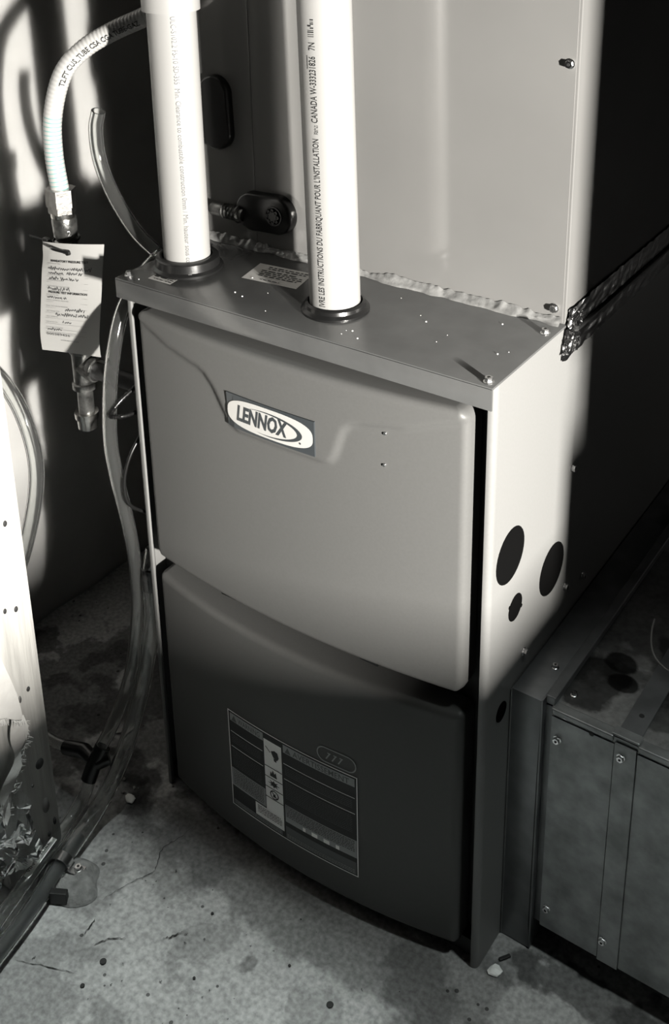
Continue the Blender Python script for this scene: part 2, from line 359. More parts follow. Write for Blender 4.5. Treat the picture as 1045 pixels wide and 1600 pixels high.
# doors ---------------------------------------------------------------
def lin(n, e=10, lo=0.0, hi=1.0, ew=.035):
    a = [ew * (k / e) for k in range(e)]; c = [ew + (1 - 2 * ew) * k / n for k in range(n + 1)]
    return [lo + (hi - lo) * t for t in a + c + [1 - q for q in reversed(a)]]
def sstep(a, b, x):
    t = max(0.0, min(1.0, (x - a) / (b - a))); return t * t * (3 - 2 * t)
class Door:
    def __init__(s, x0, x1, z0, z1, edge, bulge, er, cr, band=None):
        s.__dict__.update(locals()); s.xc = (x0 + x1) / 2; s.hw = (x1 - x0) / 2
    def y(s, x, z):
        t = (x - s.xc) / s.hw
        yy = -s.edge - s.bulge * max(0.0, 1 - t * t)
        if s.band: yy -= .0035 * s.band(x, z)
        d = min(x - s.x0, s.x1 - x, z - s.z0, s.z1 - z)
        if d < s.er: q = s.er - max(d, 0); yy += s.er - math.sqrt(max(0, s.er * s.er - q * q))
        return yy
    def build(s, name, m, parent):
        bm = nb(); X = lin(110, 10, 0, 1); Z = lin(96, 10, s.z0, s.z1); V = []
        for z in Z:
            d = min(z - s.z0, s.z1 - z); ins = s.cr - math.sqrt(max(0, s.cr ** 2 - (s.cr - d) ** 2)) if d < s.cr else 0
            a, b = s.x0 + ins, s.x1 - ins; row = []
            for u in X:
                x = a + (b - a) * u; t = (x - s.xc) / s.hw
                yy = -s.edge - s.bulge * max(0.0, 1 - t * t) - (.0035 * s.band(x, z) if s.band else 0)
                dd = min(x - a, b - x, z - s.z0, s.z1 - z)
                if dd < s.er: q = s.er - max(dd, 0); yy += s.er - math.sqrt(max(0, s.er ** 2 - q * q))
                row.append(bm.verts.new((x, yy, z)))
            V.append(row)
        for j in range(len(Z) - 1):
            for i in range(len(X) - 1): bm.faces.new((V[j][i], V[j][i + 1], V[j + 1][i + 1], V[j + 1][i]))
        loop = V[0] + [r[-1] for r in V[1:]] + V[-1][-2::-1] + [r[0] for r in V[-2:0:-1]]
        back = [bm.verts.new((v.co.x, .026, v.co.z)) for v in loop]; n = len(loop)
        for i in range(n): bm.faces.new((loop[i], loop[(i + 1) % n], back[(i + 1) % n], back[i]))
        return obj(name, bm, m, parent, smooth=50)
    def place(s, x0, z0, off):
        return lambda u, v: Vector((x0 + u, s.y(x0 + u, z0 + v) - off, z0 + v))
ZB = [(-.53, .80), (-.505, .788), (-.45, .768), (-.395, .757), (-.383, .752), (-.368, .737), (-.352, .710), (-.343, .697), (-.330, .690), (-.205, .690), (-.194, .693), (-.187, .705), (-.176, .738), (-.168, .748), (-.155, .753), (-.10, .762), (-.04, .785), (0, .80)]
def zb(x):
    for (a, p), (b, q) in zip(ZB, ZB[1:]):
        if a <= x <= b: return p + (q - p) * (x - a) / (b - a)
    return .8
def band(x, z):
    sl = (zb(x + .006) - zb(x - .006)) / .012
    return sstep(-.005, .004, (z - zb(x)) / math.sqrt(1 + sl * sl))
UD = Door(-.509, -.0285, .425, .800, .004, .0215, .009, .016, band)
LD = Door(-.508, -.0275, .026, .397, .004, .030, .010, .008)
ud = UD.build('upper_door', 'door', fur); ldr = LD.build('lower_door', 'door', fur)
for (x, z) in ((-.124, .749), (-.125, .709)): screw(ud, (x, UD.y(x, z) + .0004, z), (0, -1, 0), .42)
# badge with the maker's name
bm = nb(); BX, BZ, BW_, BH = -.3425, .6955, .1305, .0455
def pl_b(o): return UD.place(BX, BZ, o)
p0 = pl_b(.0022)
N = 12
rect(bm, p0, 0, BW_, 0, BH, 0, N)
for i in range(N):
    for (v0) in (0, BH):
        a, b = BW_ * i / N, BW_ * (i + 1) / N; q = pl_b(-.001)
        face(bm, [p0(a, v0), p0(b, v0), q(b, v0), q(a, v0)])
for u0 in (0, BW_):
    q = pl_b(-.001); face(bm, [p0(u0, 0), p0(u0, BH), q(u0, BH), q(u0, 0)])
def superel(bm, pl, cu, cv, a, b, e, mi, n=64):
    P = []
    for k in range(n):
        t = 2 * PI * k / n; c, s_ = math.cos(t), math.sin(t)
        P.append((cu + a * abs(c) ** (2 / e) * (1 if c >= 0 else -1), cv + b * abs(s_) ** (2 / e) * (1 if s_ >= 0 else -1)))
    for k in range(n // 2):     # strips across so it follows the bow
        i, j = k, n - 1 - k
        i2, j2 = k + 1, n - 2 - k
        if i2 > j2: break
        try: face(bm, [pl(*P[i]), pl(*P[i2]), pl(*P[j2]), pl(*P[j])] if i2 != j2 else [pl(*P[i]), pl(*P[i2]), pl(*P[j])], mi)
        except ValueError: pass
p1 = pl_b(.0027); superel(bm, p1, BW_ / 2, BH / 2, BW_ * .487, BH * .435, 2.9, 1)
p2 = pl_b(.0031)
# letters: italic, heavy
text(bm, 'LENNOX', BW_ * .60, BH * .44, lambda u, v: p2(BW_ * .125 + u, BH * .30 + v), 2, shear=.24, bold=.036, space=1.02)
# swoosh: crescent that runs round the right end of the name
C = []
def ell(cu, cv, a, b, t): return (cu + a * math.cos(t), cv + b * math.sin(t))
n = 40
for k in range(n + 1):
    t = math.radians(128 - (128 + 112) * k / n)
    ww = math.sin(PI * k / n) ** .8
    o = ell(BW_ * .50, BH * .475, BW_ * .375, BH * .345, t); i_ = ell(BW_ * (.50 - .030 * ww), BH * .475, BW_ * (.375 - .022 * ww), BH * (.345 - .055 * ww), t)
    C.append((o, i_))
for k in range(n): face(bm, [p2(*C[k][0]), p2(*C[k + 1][0]), p2(*C[k + 1][1]), p2(*C[k][1])], 2)
superel(bm, p2, BW_ * .85, BH * .26, BH * .03, BH * .03, 2, 2, 12)
bd = obj('badge', bm, ['badgedark', 'badgewhite', 'badgedark'], ud); bd['label'] = 'dark rectangular badge with white oval and the maker name in slanted capitals'
# warning label
bm = nb(); X0, X1, Z0, Z1 = -.372, -.160, .080, .248; WL, HL = X1 - X0, Z1 - Z0; rw = random.Random(11)
def q(o): return LD.place(X0, Z0, o)
a0, a1, a2 = q(.0006), q(.0009), q(.0012)
rect(bm, a0, 0, WL, 0, HL, 0, 14)
t_ = .0014
for (u0, u1, v0, v1) in ((0, WL, 0, t_), (0, WL, HL - t_, HL)): rect(bm, a1, u0, u1, v0, v1, 1, 14)
for (u0, u1, v0, v1) in ((0, t_, 0, HL), (WL - t_, WL, 0, HL)): rect(bm, a1, u0, u1, v0, v1, 1)
cu0, cu1 = .0655, .0955
rect(bm, a1, cu0, cu1, .030, HL - .0115, 1, 2)     # white pictogram column
for v in (.112, .094, .076, .058): rect(bm, a2, cu0, cu1, v - .0007, v + .0007, 0, 2)
rect(bm, a1, .004, cu0 - .001, HL - .017, HL - .004, 3, 4); rect(bm, a1, cu1 + .003, WL - .004, HL - .017, HL - .004, 3, 6)
def tri(bm, u, v, s, mi):
    face(bm, [a2(u, v), a2(u + s, v), a2(u + s / 2, v + s)], mi)
tri(bm, .007, HL - .0155, .010, 2); tri(bm, cu1 + .006, HL - .0155, .010, 2)
text(bm, 'WARNING', .040, .0088, lambda u, v: a2(.019 + u, HL - .0150 + v), 2, bold=.01)
text(bm, 'AVERTISSEMENT', .086, .0088, lambda u, v: a2(cu1 + .019 + u, HL - .0150 + v), 2, bold=.01)
for (u0, u1) in ((.004, cu0 - .003), (cu1 + .003, WL - .004)):
    for v in (.132, .106): rect(bm, a1, u0, u1, v, v + .0009, 1, 6)
    for (v0, v1) in ((.112, .129), (.072, .103)):
        v = v1 - .002
        while v > v0: words(bm, a2, u0 + .002, u1 - .004, v, .0008, rw, 2); v -= .0030
# grey instruction bands
rect(bm, a1, .002, cu0 - .001, .036, .068, 3, 4); rect(bm, a1, .045, cu1, .012, .034, 1, 4)
rect(bm, a1, cu1 + .003, WL - .002, .032, .062, 3, 6); rect(bm, a1, WL - .085, WL - .028, .032, .0385, 1, 3)
for (u0, u1, v0, v1) in ((.005, cu0 - .004, .038, .066), (cu1 + .005, WL - .005, .041, .060), (.049, cu1 - .004, .016, .031)):
    v = v1 - .001
    while v > v0: words(bm, a2, u0, u1, v, .0011, rw, 0, .8); v -= .0028
for (u0, u1) in ((.005, cu1 - .005), (cu1 + .005, WL - .005)):
    rect(bm, a1, u0 - .002, u1 + .002, .003, .024 if u0 > .05 else .0115, 2, 6)
    for v in (.005, .0075, .0100): words(bm, a2, u0, u1, v, .0009, rw, 3, .8)
# pictograms: pinched hand, flame, burst, forbidden ring
def poly(bm, pts, u, v, s, mi=0): face(bm, [a2(u + x * s, v + y * s) for x, y in pts], mi)
poly(bm, [(-.9, .55), (-.82, .62), (-.25, .12), (-.33, .05)], .0805, .137, .014)
poly(bm, [(-.2, .3), (.25, .55), (.6, .45), (.75, -.1), (.55, -.5), (.1, -.35), (-.1, 0)], .0805, .137, .014)
poly(bm, [(.15, -.55), (.65, -.6), (.6, -1.1), (.2, -1.0)], .0805, .137, .010); 
poly(bm, [(-.6, -.5), (-.5, .3), (-.25, 0), (-.1, .7), (.15, .1), (.4, .45), (.6, -.5)], .0805, .1025, .010)
for k in range(8):
    a = 2 * PI * k / 8; poly(bm, [(.45 * math.cos(a - .4), .35 * math.sin(a - .4)), (.45 * math.cos(a + .4), .35 * math.sin(a + .4)), (1.1 * math.cos(a), .7 * math.sin(a))], .0805, .085, .0095)
superel(bm, a2, .0805, .085, .0048, .0040, 2, 0, 16)
for k in range(24):
    b, c = 2 * PI * k / 24, 2 * PI * (k + 1) / 24
    poly(bm, [(math.cos(b), math.sin(b)), (math.cos(c), math.sin(c)), (.78 * math.cos(c), .78 * math.sin(c)), (.78 * math.cos(b), .78 * math.sin(b))], .0805, .0665, .0075)
poly(bm, [(-.7, .55), (-.55, .7), (.7, -.55), (.55, -.7)], .0805, .0665, .0075); poly(bm, [(-.3, -.5), (-.2, .4), (.05, .05), (.2, .5), (.35, -.5)], .0805, .0665, .0075)
wlb = obj('warning_label', bm, ['ink', 'labelwhite', 'labeldark', 'labelgrey'], ldr); wlb['label'] = 'black warning label in two languages with white pictogram column'
# oval emblem pressed in the lower door
bm = nb(); ec, ez = -.190, .2635; ea, eb = .029, .0125
def eo(o): return LD.place(ec, ez, o)
def stad(t, k): 
    c, s_ = math.cos(t), math.sin(t); return (k * eb * c + (ea - eb) * (1 if c >= 0 else -1), k * eb * s_)
for k in range(48):
    a, b = 2 * PI * k / 48, 2 * PI * (k + 1) / 48; f0 = eo(.0009)
    face(bm, [f0(*stad(a, 1)), f0(*stad(b, 1)), f0(*stad(b, .86)), f0(*stad(a, .86))])
for x in (-.012, -.003, .006):
    f0 = eo(.0009); face(bm, [f0(x - .004, -.006), f0(x - .002, -.006), f0(x + .004, .005), f0(x + .002, .005)])
    face(bm, [f0(x - .001, .0035), f0(x + .004, .0035), f0(x + .004, .005), f0(x - .001, .005)])
em = obj('emblem', bm, 'labelgrey', ldr)
for x in (-.375, -.155):   # little black boxes in the joint between the doors
    bm = nb(); box(bm, x - .013, x + .013, UD.y(x, .6) + .012, .0, .416, .4255)
    obj('joint_box', bm, 'black', fur)
# knockouts and screws in the right side
def disc_x(name, y, zz, r, m, parent, ry=None):
    bm = nb(); lathe(bm, (0, 0, 0), (1, 0, 0), [(.0002, r * 1.03), (.0009, r * 1.02), (.0009, r * .95), (.0004, r * .93)], 32)
    o = obj(name, bm, m, parent, smooth=30); o.location = (0, y, zz)
    if ry: o.scale = (1, ry / r, 1)
    return o
for (y, zz, r) in ((.0485, .600, .0335), (.167, .508, .0335), (.067, .517, .0165), (.041, .384, .0125)):
    disc_x('knockout', y, zz, r, 'hole', fur)
for (y, zz) in ((.052, .526), (.083, .509)): disc_x('rivet_hole', y, zz, .0022, 'hole', fur)
for (y, zz) in ((.095, .434), (.211, .629), (.210, .455), (.267, .435)): screw(fur, (0, y, zz), (1, 0, 0))
# rubber collars
def collar(name, c, r, h, lip):
    bm = nb(); lathe(bm, (c[0], c[1], H), (0, 0, 1), [(0, .0325), (0, r + lip), (.003, r + lip), (.006, r), (h, r - .001), (h + .002, r - .004), (h + .002, .0325)], 40, closed=True)
    return obj(name, bm, 'rubber', fur, smooth=40)
collar('pipe_collar', (-.481, .067), .042, .016, .004); collar('pipe_collar', (-.2446, .0625), .0365, .010, .0045)

# ------------------------------------------------------------------ PVC vent pipes
def vpipe(name, lab, base, top, R, label_text, rows):
    t = thing(name, lab, 'pipe', 'white plastic vent pipes')
    b, e = Vector(base), Vector(top)
    bm = nb(); path = [b.lerp(e, k / 6) for k in range(7)]; hollow(bm, path, R, R - .004, 48)
    o = obj('pipe_body', bm, 'white', t, smooth=40)
    return t
def on_pipe(bm, base, top, R, s, z_start, L, h, ang, up, mi, **kw):
    b, e = Vector(base), Vector(top); ax = (e - b).normalized(); t = ax if up else -ax
    mid = b.lerp(e, .3); n0 = (CAM - mid); n0 = (n0 - ax * n0.dot(ax)).normalized()
    z0 = (z_start - b.z) / ax.z
    def pl(u, v):
        th = ang - v / (R) ; bb = t.cross(n0)
        return b + ax * (z0 + (u if up else -u)) + (n0 * math.cos(th) + bb * math.sin(th)) * (R + .0003)
    if s: text(bm, s, L, h, pl, mi, **kw)
    return pl
R2 = .03015
B1, T1 = (-.481, .067, H), (-.481, .067, 1.75)
B2, T2 = (-.2446, .0625, H), (-.2640, .0640, 1.75)
p1t = vpipe('exhaust_pipe', 'white plastic vent pipe with faded grey print, nearer the hose, on wide black collar', B1, T1, R2, '', 0)
bm = nb(); hollow(bm, [Vector((-.481, .067, 1.172)), Vector((-.481, .067, 1.19)), Vector((-.481, .067, 1.26))], .0352, R2 + .0002, 48); obj('coupling', bm, 'white', p1t, smooth=40)
bm = nb(); on_pipe(bm, B1, T1, R2, 'ULC-S102.2 FS-10 SD-355  Min. Clearance to combustible construction 0mm / Min. hauteur sous co', 1.168, .312, .0066, .06, False, 0)
obj('print', bm, 'fadedink', p1t)
p2t = vpipe('intake_pipe', 'white plastic vent pipe with bold black lettering, standing in front of the coil cabinet', B2, T2, R2, '', 0)
bm = nb()
on_pipe(bm, B2, T2, R2, "IVRE LES INSTRUCTIONS DU FABRIQUANT POUR L'INSTALLATION", .853, .2005, .0074, -.62 + .22, True, 0, bold=.012)
on_pipe(bm, B2, T2, R2, 'Made in', 1.0590, .010, .0026, -.48, True, 0); on_pipe(bm, B2, T2, R2, 'Fab. au', 1.0590, .010, .0026, -.60 + .20, True, 0)
on_pipe(bm, B2, T2, R2, 'CANADA W-333231826', 1.0715, .0735, .0078, -.62 + .22, True, 0, bold=.012)
on_pipe(bm, B2, T2, R2, '7N', 1.1515, .0085, .0078, -.62 + .22, True, 0, bold=.012)
pl = on_pipe(bm, B2, T2, R2, None, 1.166, 0, 0, -.62 + .20, True, 0); rb = random.Random(2)
for k in range(9): 
    u = .0022 * k; rect(bm, pl, u, u + rb.choice([.0008, .0014, .0018]), 0 if rb.random() < .8 else .003, .0072 if rb.random() < .7 else .004)
rect(bm, pl, -.035, -.020, .0092, .0098)
obj('print', bm, 'ink', p2t)

# ------------------------------------------------------------------ coil cabinet above the furnace
coil = thing('coil_cabinet', 'tall shiny grey metal coil cabinet standing on the back of the furnace', 'cabinet')
PY = .166
bm = nb(); box(bm, -W, 0, PY + .0012, .68, H, 2.2, bev=.001); obj('shell', bm, 'coil', coil)
bm = nb(); box(bm, -W + .001, -.0035, PY, PY + .0012, H + .002, 2.19); obj('front_panel', bm, 'coil', coil)
bm = nb(); box(bm, -.4455, -.4440, PY - .0007, PY, H + .004, 2.19, bev=.0003); obj('panel_crease', bm, 'coil', coil)
for (x, zz) in ((-.0100, 1.138), (-.0135, .857), (-.2905, .861)): screw(coil, (x, PY, zz), (0, -1, 0), 1.05)
def stadium(bm, c, a, b, h, rot, mi=0, bevel=.004, n=48):
    rings = []
    for (k, yy) in ((1.0, 0), (1.0, -h + bevel), (.95, -h + bevel * .3), (.88, -h)):
        rg = []
        for i in range(n):
            t = 2 * PI * i / n; cc, ss = math.cos(t), math.sin(t); kk = b - b * (1 - k)
            x = kk * cc + (a - b) * (1 if cc >= 0 else -1); zz = kk * ss
            rg.append(bm.verts.new((c[0] + x * math.cos(rot) - zz * math.sin(rot), PY + yy, c[2] + x * math.sin(rot) + zz * math.cos(rot))))
        rings.append(rg)
    for r0, r1 in zip(rings, rings[1:]):
        for i in range(n): bm.faces.new((r0[i], r0[(i + 1) % n], r1[(i + 1) % n], r1[i]))
    bm.faces.new(rings[-1]); bm.faces.new(rings[0])
bm = nb(); stadium(bm, (-.4225, 0, .8955), .0465, .0265, .014, .05); pc = obj('port_cover', bm, 'black', coil, smooth=35); pc['label'] = 'black oval drain port cover with star-shaped knob'
bm = nb(); lathe(bm, (-.4035, PY - .0135, .897), (0, -1, 0), [(0, .0135), (.002, .0135), (.002, .0115), (.0005, .0113), (.0005, 0)], 32)
prism(bm, (-.4035, PY - .0125, .897), (0, -1, 0), .0080, .005, 8)
for k in range(8):
    a = 2 * PI * k / 8; lathe(bm, (-.4035 + .0082 * math.cos(a), PY - .0125, .897 + .0082 * math.sin(a)), (0, -1, 0), [(0, .0026), (.005, .0024)], 10)
obj('knob', bm, 'black', pc, smooth=35)
bm = nb(); path = [Vector((-.455 - .055 * k / 30, PY - .012, .888)) for k in range(31)]
tube(bm, path, .0085, 18, rfun=lambda i: .0105 if 6 < i < 20 and i % 3 == 0 else (.0125 if i in (4, 5) else .0088)); obj('drain_stub', bm, 'iron', pc, smooth=60)
bm = nb(); stadium(bm, (-.500, 0, 1.021), .050, .0245, .012, PI / 2 + .03); o = obj('port_cover', bm, 'black', coil, smooth=35); o['label'] = 'black upright oval port cover half hidden behind the pipe'
# crinkled sealant along the joint
bm = nb(); rr = random.Random(9)
def seal(u, v):
    x = -.528 + .524 * u; a = nz(u * 30, v * 2, 1); b = nz(u * 11, 0, 5)
    zz = H + .0004 + v * (.009 + .006 * b + .004 * nz(u * 60, 0, 2)); yy = PY - .0012 - (1 - v) * (.008 + .006 * b + .003 * a) - .003 * abs(nz(u * 45, v * 4, 8)) * (1 - abs(2 * v - 1))
    return (x, yy, zz)
grid(bm, 220, 6, seal); so = obj('sealant_bead', bm, 'sealant', smooth=70); tag(so, 'crinkled clear sealant bead along the foot of the coil cabinet', 'sealant')
# foil tape over the side joint
ft = thing('foil_tape', 'shiny crinkled foil tape over the side joint between furnace and coil cabinet', 'tape')
def ft_fn(z0, z1, y0, y1, seed, x_out):
    def fn(u, v):
        y = y0 + (y1 - y0) * u; cr = math.exp(-u * 7)
        edge = .0025 * nz(u * 40, 0, seed) if v in (0, 1) else 0
        return (x_out + (.0008 + .005 * cr) * abs(nz(u * 16, v * 3, seed)) + .0004 * nz(u * 90, v * 9, seed), y, z0 + (z1 - z0) * v + edge)
    return fn
bm = nb(); grid(bm, 160, 10, ft_fn(.828, .856, .170, .66, 3, .0022)); obj('upper_strip', bm, 'foil', ft, smooth=50)
bm = nb(); grid(bm, 160, 10, ft_fn(.797, .8235, .158, .66, 9, .0022)); obj('lower_strip', bm, 'foil', ft, smooth=50)
bm = nb(); grid(bm, 30, 24, lambda u, v: (.0028 + .005 * abs(nz(u * 5, v * 5, 4)) + .002 * nz(u * 14, v * 14, 6), .153 + .016 * v + .045 * u, .806 + .045 * v - .010 * u)); obj('folded_end', bm, 'foil', ft, smooth=30)
bm = nb(); path = [Vector((.0045, .19 + .47 * k / 10, .8255)) for k in range(11)]; tube(bm, path, .0028, 10); obj('joint_rib', bm, 'blackiron', ft, smooth=40)

# ------------------------------------------------------------------ return duct on the right
duct = thing('return_duct', 'stained galvanized metal return air duct fixed to the right side of the furnace', 'duct')
DY = .068
bm = nb(); box(bm, .0015, .0405, DY - .003, .64, 0, .402, bev=.0012); obj('filter_rack', bm, 'galvdark', duct, smooth=30)
bm = nb(); box(bm, .0405, .0425, DY - .004, .64, .002, .404); obj('rack_edge', bm, 'galvdark', duct)
bm = nb(); face(bm, [(.0385, DY - .0034, .04), (.0402, DY - .0034, .02), (.0402, DY - .0034, .392), (.0392, DY - .0034, .30)]); obj('rack_gap', bm, 'ink', duct)
bm = nb(); box(bm, .0012, .0022, DY - .0045, DY + .01, .0, .401); obj('rack_edge', bm, 'galv', duct)
bm = nb(); box(bm, .0425, .0525, DY + .006, .63, .045, .392); obj('duct_collar', bm, 'galvdark', duct)
bm = nb(); box(bm, .0525, .895, DY, .62, .049, .396, bev=.0006); obj('duct_body', bm, 'galv', duct)
bm = nb(); grid(bm, 2, 2, lambda u, v: (.0525 + .8425 * u, DY - .002 + .552 * v, .3975)); 
obj('duct_top', bm, 'duct_top', duct)
bm = nb(); box(bm, .0535, .130, DY - .0016, DY, .050, .386); obj('front_panel', bm, 'galv', duct)
bm = nb(); box(bm, .158, .895, DY - .0016, DY, .050, .386); obj('front_panel', bm, 'galv', duct)
bm = nb(); box(bm, .131, .157, DY - .0032, DY, .048, .390, bev=.0006); dc = obj('drive_cleat', bm, 'galv', duct)
bm = nb(); box(bm, .131, .157, DY + .012, .62, .3975, .4005, bev=.0006); obj('drive_cleat', bm, 'galvdark', duct)
bm = nb(); box(bm, .054, .129, DY - .0045, DY + .010, .391, .3995, bev=.0015); obj('folded_edge', bm, 'galv', duct)
bm = nb(); box(bm, .159, .895, DY - .0045, DY + .010, .391, .3995, bev=.0015); obj('folded_edge', bm, 'galv', duct)
bm = nb(); box(bm, .126, .159, DY - .002, DY + .012, .3985, .4015, bev=.0012); obj('cleat_tongue', bm, 'galv', duct)
bm = nb(); box(bm, .0428, .0548, DY + .004, .62, .396, .4075, bev=.001); obj('standing_seam', bm, 'galvdark', duct)
for (x, zz) in ((.140, .374), (.137, .085), (.062, .356), (.062, .085)): screw(duct, (x, DY - (.0032 if x > .1 else .0016), zz), (0, -1, 0))
for (x, y, zz) in ((.066, .100, .3975), (.030, .125, .402)): screw(duct, (x, y, zz), (0, 0, 1), .9)
bm = nb(); lathe(bm, (.145, .110, .4005), (0, 0, 1), [(0, .0032), (.0004, .003)], 14); obj('cleat_hole', bm, 'ink', duct)
bm = nb(); lathe(bm, (.104, DY - .0046, .389), (0, -1, 0), [(0, .0030), (.0004, .003)], 14); obj('cleat_hole', bm, 'ink', duct)
bm = nb(); tube(bm, spline([(.112, .232, .440), (.113, .222, .425), (.120, .210, .410), (.135, .202, .4015), (.158, .198, .3995), (.20, .20, .3993)], 10), .0011, 8)
tag(obj('wire', bm, 'white', smooth=60), 'thin white wire curling on top of the galvanized duct', 'wire')

# ------------------------------------------------------------------ gas line at the left
gas = thing('gas_line', 'pale ribbed flexible gas tube ending in brass nut, iron coupling and capped tee', 'gas line')
cp = spline([(-.705, .06, .895), (-.7055, .060, .907), (-.710, .060, .957), (-.706, .062, 1.012), (-.687, .070, 1.069), (-.663, .090, 1.102), (-.625, .110, 1.126), (-.580, .122, 1.146), (-.545, .130, 1.166), (-.520, .134, 1.205), (-.505, .134, 1.27), (-.50, .134, 1.45)], 16)
bm = nb()
fine = []
for a, b in zip(cp, cp[1:]):
    for k in range(3): fine.append(a.lerp(b, k / 3))
# even spacing for the ribs
acc = [0.0]
for a, b in zip(cp, cp[1:]): acc.append(acc[-1] + (b - a).length)
def at_len(path, acc, s):
    for i in range(len(acc) - 1):
        if acc[i + 1] >= s: return path[i].lerp(path[i + 1], (s - acc[i]) / max(1e-9, acc[i + 1] - acc[i]))
    return path[-1]
n = int(acc[-1] / .0015); ev = [at_len(cp, acc, acc[-1] * k / n) for k in range(n + 1)]
tube(bm, ev, .0128, 24, rfun=lambda i: .0128 - (.0007 if i % 4 == 0 else 0), mfun=lambda i: 1 if (i % 4 == 0 and i * .0015 < .115) else 0)
obj('flexible_tube', bm, ['csst', 'csstgroove'], gas, smooth=60)
bm = nb(); F_ = frames(ev)
def on_tube(u, v):
    i = min(len(ev) - 2, max(0, int(u / .0015))); t, _, _ = F_[i]; p = ev[i].lerp(ev[i + 1], u / .0015 - i)
    n0 = (CAM - p); n0 = (n0 - t * n0.dot(t)).normalized(); b = t.cross(n0); th = .55 - v / .0128
    return p + (n0 * math.cos(th) + b * math.sin(th)) * .0134
text(bm, 'T2.FT CUS_TUBE CSA CGA TUBE-GAZ', .155, .0068, lambda u, v: on_tube(u + .165, v), 0, bold=.022)
obj('print', bm, 'ink', gas)
GX, GY = -.705, .06
bm = nb(); prism(bm, (GX, GY, .884), (.02, 0, 1), .0215, .025, 6, .25); prism(bm, (GX, GY, .874), (.02, 0, 1), .0195, .011, 6, .25)
lathe(bm, (GX, GY, .867), (0, 0, 1), [(0, .0165), (.008, .0175)], 24); obj('brass_nut', bm, 'brass', gas, smooth=25)
bm = nb(); lathe(bm, (GX + .002, GY, .826), (0, 0, 1), [(0, .0120), (.001, .0160), (.006, .0165), (.0075, .0138), (.010, .0138), (.014, .0168), (.036, .0178), (.041, .0170), (.041, .012)], 32)
cpl = obj('coupling', bm, 'iron', gas, smooth=35)
bm = nb()
def on_cpl(zz, h0):
    n0 = (CAM - Vector((GX, GY, .85))); n0.z = 0; n0.normalize(); b = Vector((0, 0, 1)).cross(n0)
    return lambda u, v: Vector((GX + .002, GY, 0)) + (n0 * math.cos((u + h0) / .018) + b * math.sin((u + h0) / .018)) * .0184 + Vector((0, 0, zz + v))
text(bm, 'CHINA', .016, .0045, on_cpl(.8555, -.004), 0, bold=.01); text(bm, '2', .005, .008, on_cpl(.8435, .002), 0, bold=.01)
obj('cast_lettering', bm, 'zinc', cpl)
bm = nb(); tube(bm, [Vector((GX + .003, GY, .83)), Vector((-.697, GY, .66))], .0112, 20); obj('riser', bm, 'blackiron', gas, smooth=40)
TX = -.696; TZ = .638
bm = nb(); lathe(bm, (TX, GY, TZ - .036), (0, 0, 1), [(0, .013), (.0005, .0178), (.009, .0178), (.0105, .0150), (.058, .0150), (.060, .0178), (.070, .0178), (.0705, .013)], 32)
lathe(bm, (TX, GY, TZ), (1, 0, 0), [(0, .0150), (.019, .0150), (.020, .0178), (.029, .0178), (.0295, .0125)], 32); obj('tee', bm, 'iron', gas, smooth=35)
bm = nb(); lathe(bm, (TX + .0295, GY, TZ), (1, 0, 0), [(0, .0160), (.002, .0160), (.0022, .012)], 32); obj('tee_rim', bm, 'zinc', gas, smooth=35)
bm = nb(); tube(bm, [Vector((TX + .031, GY, TZ)), Vector((-W - .002, GY, TZ + .002))], .0125, 20); obj('branch_pipe', bm, 'blackiron', gas, smooth=40)
bm = nb(); tube(bm, [Vector((TX, GY, TZ - .037)), Vector((TX - .0015, GY, .562))], .0117, 20); obj('nipple', bm, 'iron', gas, smooth=40)
bm = nb(); lathe(bm, (TX - .002, GY, .534), (0, 0, 1), [(0, .0125), (.002, .0145), (.018, .0150), (.0185, .0175), (.028, .0180), (.0285, .0125)], 32); obj('cap', bm, 'brass', gas, smooth=35)

# tag and zip tie
O = Vector((-.7560, .0335, .6560)); U = Vector((.1235, .0, .0215)); V = Vector((.0300, .0035, .1765)); TL, TH = U.length, V.length; U.normalize(); V.normalize(); Nn = U.cross(V)
def tg(u, v, off=0.0):
    curl = .006 * math.sin(PI * min(1, max(0, u / TL))) * (v / TH - .2) - .006 * max(0, 1 - v / (.25 * TH)) ** 2
    curl += -.012 * max(0, (.14 - u / TL)) * math.exp(-((v / TH - .86) / .08) ** 2)
    return O + U * u + V * v + Nn * (curl + off)
tgo = thing('paper_tag', 'white paper test tag with handwriting hanging below the gas coupling', 'tag')
bm = nb(); fr = grid(bm, 20, 28, lambda a, b: tg(a * TL, b * TH)); bk = grid(bm, 20, 28, lambda a, b: tg(a * TL, b * TH, -.0006))
obj('paper', bm, 'tag', tgo, smooth=60)
bm = nb(); pt = lambda o: (lambda u, v: tg(u, v, .0005)); P_ = pt(0); rg = random.Random(21)
def tl(s, u, v, L, h, mi=0, **kw): text(bm, s, L * TL, h, lambda a, b: P_(u * TL + a, v * TH + b), mi, **kw)
tl('MANDATORY PRESSURE TEST', .17, .835, .62, .0034, 0, bold=.03)
tl('PRESSURE TEST INFORMATION', .14, .555, .65, .0034, 0, bold=.03)
for (s, v, L) in (('ADDRESS OF TEST', .815, .24), ('CONTRACTING FIRM', .715, .26), ('CONTRACTORS PERMIT', .665, .30), ('AUTHORIZED SIGNATURE', .612, .40), ('DATE OF THE TEST', .535, .22), ('INITIAL NOMINAL PRESSURE', .485, .38), ('FINAL MAX GAUGE PRESSURE', .432, .37), ('TEST GAUGE TYPE', .385, .23), ('TEST MEDIUM', .335, .20), ('TEST DURATION', .285, .20), ('GAS CERTIFICATE NUMBER', .236, .30), ('CERTIFICATE NUMBER AND CONTRACTOR', .190, .52), ):
    tl(s, .11, v, L, .0016, 2)
    rect(bm, P_, .10 * TL, .80 * TL, (v - .012) * TH, (v - .012) * TH + .0003, 2)
